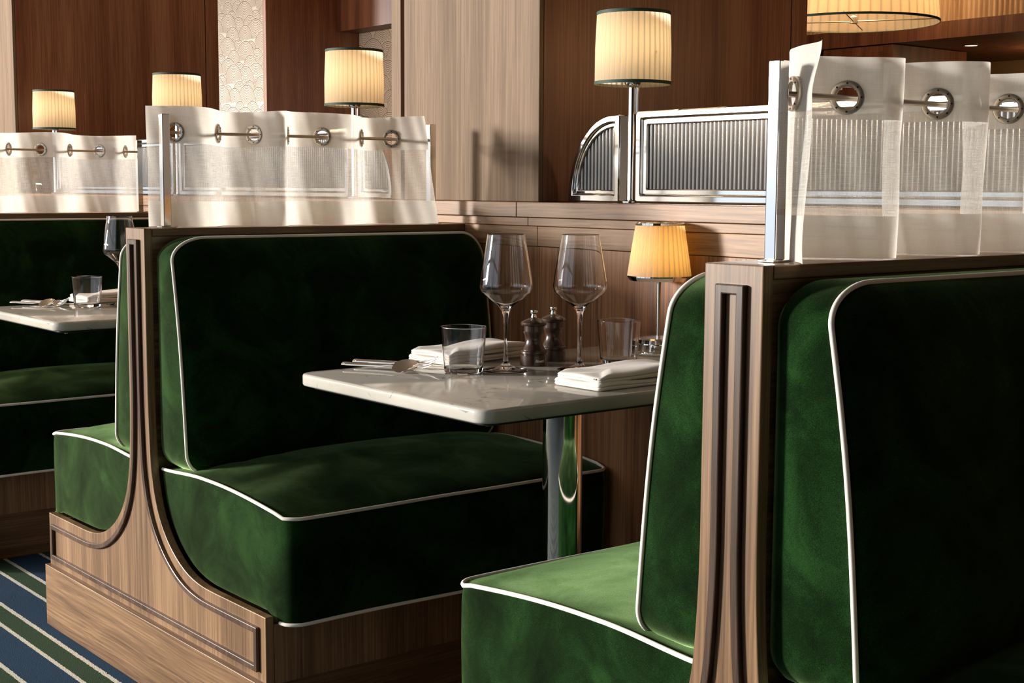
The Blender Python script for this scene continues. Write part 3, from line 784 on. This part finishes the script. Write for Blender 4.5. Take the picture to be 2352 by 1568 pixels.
def table_lamp():
    x, y = .794, -.790
    t = thing('table_lamp', 'small table lamp with an amber pleated shade on the near table, by the wall', 'lamp', loc=(x, y, TZ+.0004))
    bm = BM(); lathe(bm, [(0, 0), (.0485, 0), (.0495, .002), (.0495, .005), (.0465, .007), (.0465, .021), (.0485, .023), (.0485, .031), (.045, .034), (.012, .037), (0, .037)], 64)
    b_ = obj('base', bm, M['chrome'], t, smooth=30)
    a = math.atan2(-2.0, -1.5)+.35; bm = BM(); R = .0475
    arc = [(R*math.cos(a+.22*math.cos(k*PI/10)), R*math.sin(a+.22*math.cos(k*PI/10)), .006+.013*math.sin(k*PI/10)) for k in range(11)]
    tube(bm, arc, .0013, 8); obj('handle', bm, M['chrome'], b_, smooth=40)
    bm = BM(); lathe(bm, [(0, .036), (.0042, .036), (.0042, .250), (0, .250)], 24); obj('pole', bm, M['steel'], t, smooth=40)
    bm = BM(); lathe(bm, [(.0655, .160), (.0575, .215), (.0495, .266)], 34*6, mod=pleat_mod(34, .022)); s_ = obj('lamp_shade', bm, M['shade_s'], t, smooth=60, recalc=False)
    bm = BM(); lathe(bm, [(.0655, .1595), (.0670, .1595), (.0670, .1620), (.0655, .1620), (.0655, .1595)], 96); lathe(bm, [(.0600, .1520), (.0612, .1520), (.0670, .1600), (.0655, .1600), (.0600, .1520)], 96); obj('lower_ring', bm, M['chrome'], s_, smooth=40)
    bm = BM(); lathe(bm, [(.0492, .2655), (.0515, .2655), (.0515, .2700), (.0480, .2715), (.0480, .2655), (.0492, .2655)], 96); obj('upper_ring', bm, M['chrome'], s_, smooth=40)
    bm = BM()
    for k in range(3):
        q = 2*PI*k/3; tube(bm, [(.004*math.cos(q), .004*math.sin(q), .166), (.0655*math.cos(q), .0655*math.sin(q), .1605)], .001, 6)
    obj('shade_carrier', bm, M['chrome'], t, smooth=40)
    bm = BM(); lathe(bm, [(0, .190), (.008, .192), (.012, .205), (.008, .220), (0, .225)], 20); obj('bulb', bm, M['bulb'], t, smooth=60)
    point('table_lamp_light', (x, y, TZ+.208), 3.8, (1, .60, .26), .012)
table_lamp()

def napkin(label, x, y, rz, w=.115, l=.235):
    """two soft folded pads of cloth, one lying on the other; a crease runs round the open sides"""
    bm = BM()
    def pad(x0, x1, y0, y1, z0, h, ph):
        base = rrect(x0, x1, y0, y1, .006, 5); cx, cy = (x0+x1)/2, (y0+y1)/2
        # denser outline
        pts = []
        for i, p in enumerate(base):
            q = base[(i+1) % len(base)]; L = math.hypot(q[0]-p[0], q[1]-p[1]); n = max(1, int(L/.012))
            for k in range(n): pts.append((p[0]+(q[0]-p[0])*k/n, p[1]+(q[1]-p[1])*k/n))
        prof = [(.35, 0), (.16, .05), (.05, .16), (0, .30), (.02, .40), (.10, .455), (.24, .48), (.10, .505), (.03, .55), (0, .66), (.05, .82), (.16, .94), (.35, 1)]
        rings = []
        def wave(X, Y): return .0016*math.sin(X*34+ph)+.0012*math.sin(Y*60+X*18+ph*2)
        def put(inset, zf, edge):
            rr = []
            for X, Y in pts:
                dx = inset*min(1, abs(X-cx)/((x1-x0)/2)*1.2); dy = inset*min(1, abs(Y-cy)/((y1-y0)/2)*1.2)
                Xn = X-(dx if X > cx else -dx); Yn = Y-(dy if Y > cy else -dy)
                pinch = 1-.38*smoothstep(.020, 0, X-x0)*(1 if ph > 1 else .4)
                rr.append((Xn, Yn, z0+h*zf*(pinch if zf > .02 else 1)+(wave(Xn, Yn)+.0004)*zf*edge))
            rings.append(rr)
        for i, zf in prof: put(i*h, zf, 1)
        for i in (.012, .022, .036, .050): put(i, 1.05 if i < .03 else 1.08, 1)
        ring_mesh(bm, rings, close_first=True)
    pad(0, l, 0, w, .0004, .0125, .6)
    pad(.003, l-.006, .002, w-.004, .0134, .0150, 2.1)
    o = obj('napkin', bm, M['napkin'], smooth=75); o.location = (x, y, TZ+.0005); o.rotation_euler = (0, 0, rz)
    return tag(o, label, 'napkin', 'folded white napkins')
napkin('folded white napkin behind the tumbler and left wine glass on the near table', .318, -.700, math.radians(7))
nk = napkin('folded white napkin at the front edge of the near table, by the right bench', .316, -1.135, math.radians(2))
bm = BM(); box(bm, .0015, .0032, .010, .0165, .0190, .0210); ob_ = obj('woven_tag', bm, M['black'], nk); ob_['label'] = 'tiny dark woven tag'
napkin('folded white napkin on the left table, behind its tumbler', .325, 1.075, math.radians(7))

# cutlery, local frame: handle end at origin, pointing +X
def strip(bm, st):
    """st: list of (x, half_width, z_mid, half_thick, dish)"""
    rings = []
    for x, w, z, h, dish in st:
        r = []
        for k in range(16):
            a = 2*PI*k/16; yy = w*math.cos(a); r.append((x, yy, z+h*math.sin(a)+dish*(yy/w)**2 if w > 1e-6 else z))
        rings.append(r)
    ring_mesh(bm, rings, close_first=True)
def handle(n0=.0042):
    return [(0, .0026, .0045, .0010, 0), (.002, .0042, .0046, .0020, 0), (.010, .0045, .0046, .0024, 0), (.05, .0042, .0048, .0025, 0), (.085, .0042, .0056, .0022, 0), (.098, .0026, .0066, .0017, 0), (.112, .0022, .0070, .0014, 0)]
def spoon(label, x, y, rz):
    t = thing('spoon', label, 'cutlery', 'silver spoons', loc=(x, y, TZ+.0056), rz=rz)
    t.rotation_euler = (math.radians(34), 0, rz)
    bm = BM(); strip(bm, handle()); obj('handle', bm, M['silver'], t, smooth=50)
    bm = BM(); st = []
    for k in range(13):
        u = k/12; w = .0185*math.sin(PI*min(1, .06+u*.94)**.85)**.72+.0008; z = .0075-.0055*math.sin(PI*u)+.006*u*u; st.append((.111+.056*u, w, z, .0007, .0048*math.sin(PI*u)))
    strip(bm, st); obj('bowl', bm, M['silver'], t, smooth=70)
    return t
def fork(label, x, y, rz):
    t = thing('fork', label, 'cutlery', 'silver forks', loc=(x, y, TZ+.0062), rz=rz)
    t.rotation_euler = (math.radians(42), 0, rz)
    bm = BM(); strip(bm, handle()); obj('handle', bm, M['silver'], t, smooth=50)
    bm = BM(); strip(bm, [(.111, .0022, .0070, .0013, 0), (.122, .0060, .0050, .0010, 0), (.132, .0110, .0030, .0009, .0006), (.142, .0118, .0022, .0009, .0008)]); hd = obj('head', bm, M['silver'], t, smooth=60)
    for q in (-3, -1, 1, 3):
        bm = BM(); pts = [(.140+.046*u, q*.0031*(1+.06*u), .0024+.0175*u**1.5) for u in [k/8 for k in range(9)]]; tube(bm, pts, [.0013-.0005*u for u in [k/8 for k in range(9)]], 8); obj('tine', bm, M['silver'], hd, smooth=60)
    return t
def knife(label, x, y, rz):
    t = thing('table_knife', label, 'cutlery', 'silver table knives', loc=(x, y, TZ), rz=rz)
    bm = BM(); strip(bm, [(0, .0035, .0045, .0010, 0), (.002, .0058, .0046, .0030, 0), (.05, .0058, .0046, .0032, 0), (.095, .0050, .0046, .0030, 0), (.098, .0038, .0046, .002, 0)]); obj('handle', bm, M['silver'], t, smooth=50)
    bm = BM(); strip(bm, [(.097, .0040, .0042, .0012, 0), (.108, .0075, .0036, .0008, 0), (.16, .0085, .0032, .0007, 0), (.185, .0070, .0030, .0006, 0), (.196, .0025, .0028, .0004, 0)]); obj('blade', bm, M['silver'], t, smooth=50)
    return t
dirn = lambda a, b_: math.atan2(b_[1]-a[1], b_[0]-a[0])
q = dirn((.142, -.605), (.218, -.748))
for dx, dy, w in ((0, 0, 'near'), (-.008, 1.768, 'left')):
    tn = 'near table' if w == 'near' else 'left table'
    spoon('silver spoon on the %s, nearest the aisle edge' % tn, .142+dx, -.605+dy, q)
    fork('silver fork with raised tines on the %s, between spoon and knife' % tn, .183+dx, -.580+dy, dirn((.183, -.580), (.262, -.742)))
    knife('silver knife on the %s, behind the spoon and fork' % tn, .214+dx, -.556+dy, dirn((.214, -.556), (.285, -.69)))

# ------------------------------------------------------------------ far room
# panelled partition, header and scallop-printed wallpaper
bm = BM(); box(bm, 3.62, 3.70, 3.4, 9.5, 0, CZ); o = obj('wall_north', bm, M['paper']); o['kind'] = 'structure'
# printed scallops: arcs hidden where a lower scallop overlaps them
bm = BM(); sc = []
rz = 2.62; row = 0
rnd = random.Random(3)
while rz > .95:
    y = 3.55+(row % 2)*.0875
    while y < 7.4:
        sc.append((y+rnd.uniform(-.02, .02), rz+rnd.uniform(-.025, .015), rnd.choice((.080, .105, .105, .135)))); y += .175
    rz -= .072; row += 1
for i, (cy_, cz_, R) in enumerate(sc):
    low = [s_ for s_ in sc[i+1:i+150] if abs(s_[0]-cy_) < .28 and abs(s_[1]-cz_) < .32]
    k = R
    while k > .006:
        prev = None; n = max(8, int(26*k/R))
        for j in range(n+1):
            a = PI*(.02+.96*j/n); p = (cy_+k*math.cos(a), cz_+k*math.sin(a))
            if p[0] < 3.45 or any((p[0]-s_[0])**2+(p[1]-s_[1])**2 < s_[2]**2 and p[1] > s_[1]-.002 for s_ in low): prev = None; continue
            wd = .0022 if k == R else .0015
            cur = (bm.verts.new((3.6192, cy_+(k-wd)*math.cos(a), cz_+(k-wd)*math.sin(a))), bm.verts.new((3.6192, cy_+(k+wd)*math.cos(a), cz_+(k+wd)*math.sin(a))))
            if prev: bm.faces.new((prev[0], cur[0], cur[1], prev[1]))
            prev = cur
        k -= .0112
bmesh.ops.delete(bm, geom=[v for v in bm.verts if not v.link_faces], context='VERTS')
o2 = obj('wallpaper_print', bm, M['ink'], o)
bm = BM(); box(bm, 2.96, 3.617, 4.76, 4.80, 0, CZ-.001); p = obj('wood_partition', bm, M['pillar'], bevel=.001)
tag(p, 'dark wood partition in the distance, between the two strips of wave-patterned wallpaper', 'partition')
bm = BM(); box(bm, 3.46, 3.617, 3.4, 4.757, 2.055, CZ-.001); p = obj('trim_4', bm, M['wood_far']); p['kind'] = 'structure'
# palm
pl = thing('potted_palm', 'dark potted palm in the distance, its tips just above the middle curtain', 'plant', loc=(3.0, 3.62, 0))
bm = BM(); lathe(bm, [(0, .001), (.13, .001), (.17, .30), (.175, .36), (.155, .36), (.15, .33), (0, .33)], 32); obj('pot', bm, M['pot'], pl, smooth=40)
bm = BM(); tube(bm, [(0, 0, .32), (.01, 0, .7), (0, .01, 1.05)], [.02, .016, .012], 10); obj('stem', bm, M['leaf'], pl, smooth=60)
for k in range(15):
    a = k*2.4; ln = .22+.10*((k*37) % 5)/5; bm = BM(); base = Vector((0, .01, 1.04)); pts = []
    up = .38-.016*k
    for j in range(9):
        u = j/8; pts.append(base+Vector((math.cos(a)*ln*u*.8, math.sin(a)*ln*u*.8, up*u-.16*u*u)))
    tube(bm, pts, [.003-.0025*j/8 for j in range(9)], 6)
    for j in range(1, 9):
        d = (pts[j]-pts[j-1]).normalized(); sd = d.cross(Vector((0, 0, 1))).normalized()
        for sg in (-1, 1):
            for f in (0, .5):
                p0 = pts[j-1].lerp(pts[j], f); tip = p0+sd*sg*.085*(1-.5*(j/8))+d*.05+Vector((0, 0, -.012))
                w = d*.006; vs = [bm.verts.new(q_) for q_ in (p0-w, p0+w, tip)]; bm.faces.new(vs)
    obj('frond', bm, M['leaf'], pl)
# soffit beam, cabinet, ribbed wall above
plane_box('trim_5', 7.5, 9.395, .5, 8.0, 2.17, 2.29, M['wood_far'])
bm = BM(); y = .5
while y < 8.0:
    n = 6
    ring = [(7.66-.016*math.sin(PI*k/n), y+.041*k/n) for k in range(n+1)]
    for (xa, ya), (xb, yb) in zip(ring, ring[1:]):
        v = [bm.verts.new(p) for p in ((xa, ya, 2.291), (xb, yb, 2.291), (xb, yb, CZ-.002), (xa, ya, CZ-.002))]; bm.faces.new(v)
    y += .041
bmesh.ops.remove_doubles(bm, verts=bm.verts, dist=1e-5)
o = obj('wall_ribbed', bm, M['slat'], smooth=50, recalc=False); o['kind'] = 'structure'
cab = thing('wall_cabinet', 'dark wood cabinet under the soffit beam in the far right room', 'cabinet', loc=(7.95, 3.92, 0))
bm = BM(); box(bm, -.44, .50, -.32, .32, .001, 2.165); obj('body', bm, M['wood_far'], cab, bevel=.003)
bm = BM(); box(bm, -.452, -.441, -.24, .315, .08, 2.12); obj('door', bm, M['wood_far'], cab, bevel=.002)
dl = thing('downlight', 'round recessed downlight in the orange wooden soffit, top right', 'ceiling light', loc=(8.05, 3.30, 2.1695))
bm = BM(); lathe(bm, [(.045, 0), (.062, 0), (.064, -.004), (.058, -.007), (.045, -.004), (.045, 0)], 32); obj('ring', bm, M['steel'], dl, smooth=40)
bm = BM(); lathe(bm, [(0, -.001), (.045, -.001), (.045, -.0025), (0, -.0025)], 32); obj('lens', bm, emit('downlight_lens', (1, .8, .55), 4), dl)
# pendant
pd = thing('pendant_lamp', 'large drum pendant lamp with a pleated shade at the top right', 'ceiling light', loc=(4.5, 1.62, 1.915))
bm = BM(); lathe(bm, [(.41, 0), (.385, .30), (.37, .46)], 52*5, mod=pleat_mod(52, .004)); s_ = obj('lamp_shade', bm, M['shade_p'], pd, smooth=60, recalc=False)
bm = BM(); lathe(bm, [(.4119, -.002), (.4150, -.002), (.4150, .009), (.4119, .009), (.4119, -.002)], 128); obj('rim_ribbon', bm, M['green_trim'], s_, smooth=40)
bm = BM(); lathe(bm, [(0, .0), (.02, .0), (.02, .03), (.006, .04), (.006, CZ-1.915-.002), (0, CZ-1.915-.002)], 20); obj('stem', bm, M['bronze'], pd, smooth=40)
for k in range(4):
    a = .55+k*PI/2; bm = BM(); tube(bm, [(.02*math.cos(a), .02*math.sin(a), .01), (.41*math.cos(a), .41*math.sin(a), .012)], .003, 8); obj('spider_arm', bm, M['bronze'], pd, smooth=50)
for k in range(4):
    a = 1.2+k*PI/2; bm = BM(); lathe(bm, [(0, .13), (.02, .14), (.03, .17), (.02, .20), (0, .21)], 16, c=(.16*math.cos(a), .16*math.sin(a), 0)); obj('bulb', bm, M['bulb'], pd, smooth=60)
point('pendant_light', (4.5, 1.62, 2.12), 11, (1, .66, .38), .10)

# ------------------------------------------------------------------ light
def area(name, loc, rot, sx, sy, power, c):
    l = bpy.data.lights.new(name, 'AREA'); l.shape = 'RECTANGLE'; l.size = sx; l.size_y = sy; l.energy = power; l.color = c
    o = bpy.data.objects.new(name, l); COL.objects.link(o); o.location = loc; o.rotation_euler = rot; return o
sun = bpy.data.lights.new('low_sun', 'SUN'); sun.energy = 6.1; sun.angle = math.radians(9); sun.color = (1, .95, .88)
so = bpy.data.objects.new('low_sun', sun); COL.objects.link(so); so.location = (-6, 6, 4)
so.rotation_euler = Vector((.735, -.665, -.150)).to_track_quat('-Z', 'Y').to_euler()
SKY = {-2.0: 6, -.2: 11, 3.2: 26}
for a, b_ in WIN:      # daylight of the sky through each window opening
    area('window_daylight', (X0+.01, (a+b_)/2, 2.05), Vector((1, 0, 0)).to_track_quat('-Z', 'Z').to_euler(), b_-a-.04, 3.2, SKY.get(round(a, 1), 9), (.92, .96, 1.0))
# unseen warm fill lights added above the passage and the far room
for x, y, p_ in ((2.0, 1.6, 14), (2.4, 5.0, 14), (5.6, 3.2, 30)):
    area('passage_fill', (x, y, CZ-.02), (0, 0, 0), .25, .25, p_, (1, .60, .32))
for y in (1.5, 4.5):      # added warm fill from above the aisle, not a known fixture
    area('aisle_fill', (-2.4, y, CZ-.02), (0, 0, 0), .5, .5, 8, (1, .63, .33))
for k in range(1, 5):     # unseen warm fill strips added along the piers between the windows
    area('pier_fill', (X0+.05, 1.44+1.717*k, 1.7), Vector((1, 0, 0)).to_track_quat('-Z', 'Z').to_euler(), .07, 1.1, 60, (1, .68, .40))
sp = bpy.data.lights.new('soffit_spot', 'POINT'); sp.energy = 7; sp.color = (1, .62, .3); sp.shadow_soft_size = .05
o = bpy.data.objects.new('soffit_spot', sp); COL.objects.link(o); o.location = (8.6, 2.9, 1.95)
sp = bpy.data.lights.new('pillar_side_fill', 'POINT'); sp.energy = 7; sp.color = (1, .58, .28); sp.shadow_soft_size = .1  # added fill light, out of view, to warm the shaded pillar side
o = bpy.data.objects.new('pillar_side_fill', sp); COL.objects.link(o); o.location = (2.0, -1.35, 1.5)
sp = bpy.data.lights.new('ribbed_wall_light', 'POINT'); sp.energy = 9; sp.color = (1, .66, .34); sp.shadow_soft_size = .1  # point light in front of the ribbed wall, no fixture modelled
o = bpy.data.objects.new('ribbed_wall_light', sp); COL.objects.link(o); o.location = (7.1, 3.2, 2.6)
w = bpy.data.worlds.new('daylight'); S.world = w; w.use_nodes = True
w.node_tree.nodes['Background'].inputs[0].default_value = (.75, .86, 1, 1); w.node_tree.nodes['Background'].inputs[1].default_value = 1.0

# ------------------------------------------------------------------ camera
cam = bpy.data.cameras.new('camera'); co = bpy.data.objects.new('camera', cam); COL.objects.link(co); S.camera = co
yaw, pitch, roll = .8939, -.1083, .0053
fw = Vector((math.cos(pitch)*math.cos(yaw), math.cos(pitch)*math.sin(yaw), math.sin(pitch)))
rt = Vector((math.sin(yaw), -math.cos(yaw), 0)); up = rt.cross(fw)
r2 = rt*math.cos(roll)+up*math.sin(roll); u2 = -rt*math.sin(roll)+up*math.cos(roll)
co.matrix_world = Matrix(((r2.x, u2.x, -fw.x, -1.265), (r2.y, u2.y, -fw.y, -2.8678), (r2.z, u2.z, -fw.z, 1.0959), (0, 0, 0, 1)))
cam.sensor_width = 36; cam.lens = 3236.8*36/2352; cam.clip_start = .05
S.view_settings.view_transform = 'Standard'; S.view_settings.look = 'None'; S.view_settings.gamma = 1; S.view_settings.use_curve_mapping = False
S.view_settings.exposure = 0.20
S.cycles.max_bounces = 10; S.cycles.transparent_max_bounces = 16; S.cycles.transmission_bounces = 10
S.cycles.sample_clamp_indirect = 8; S.cycles.caustics_reflective = False; S.cycles.caustics_refractive = False
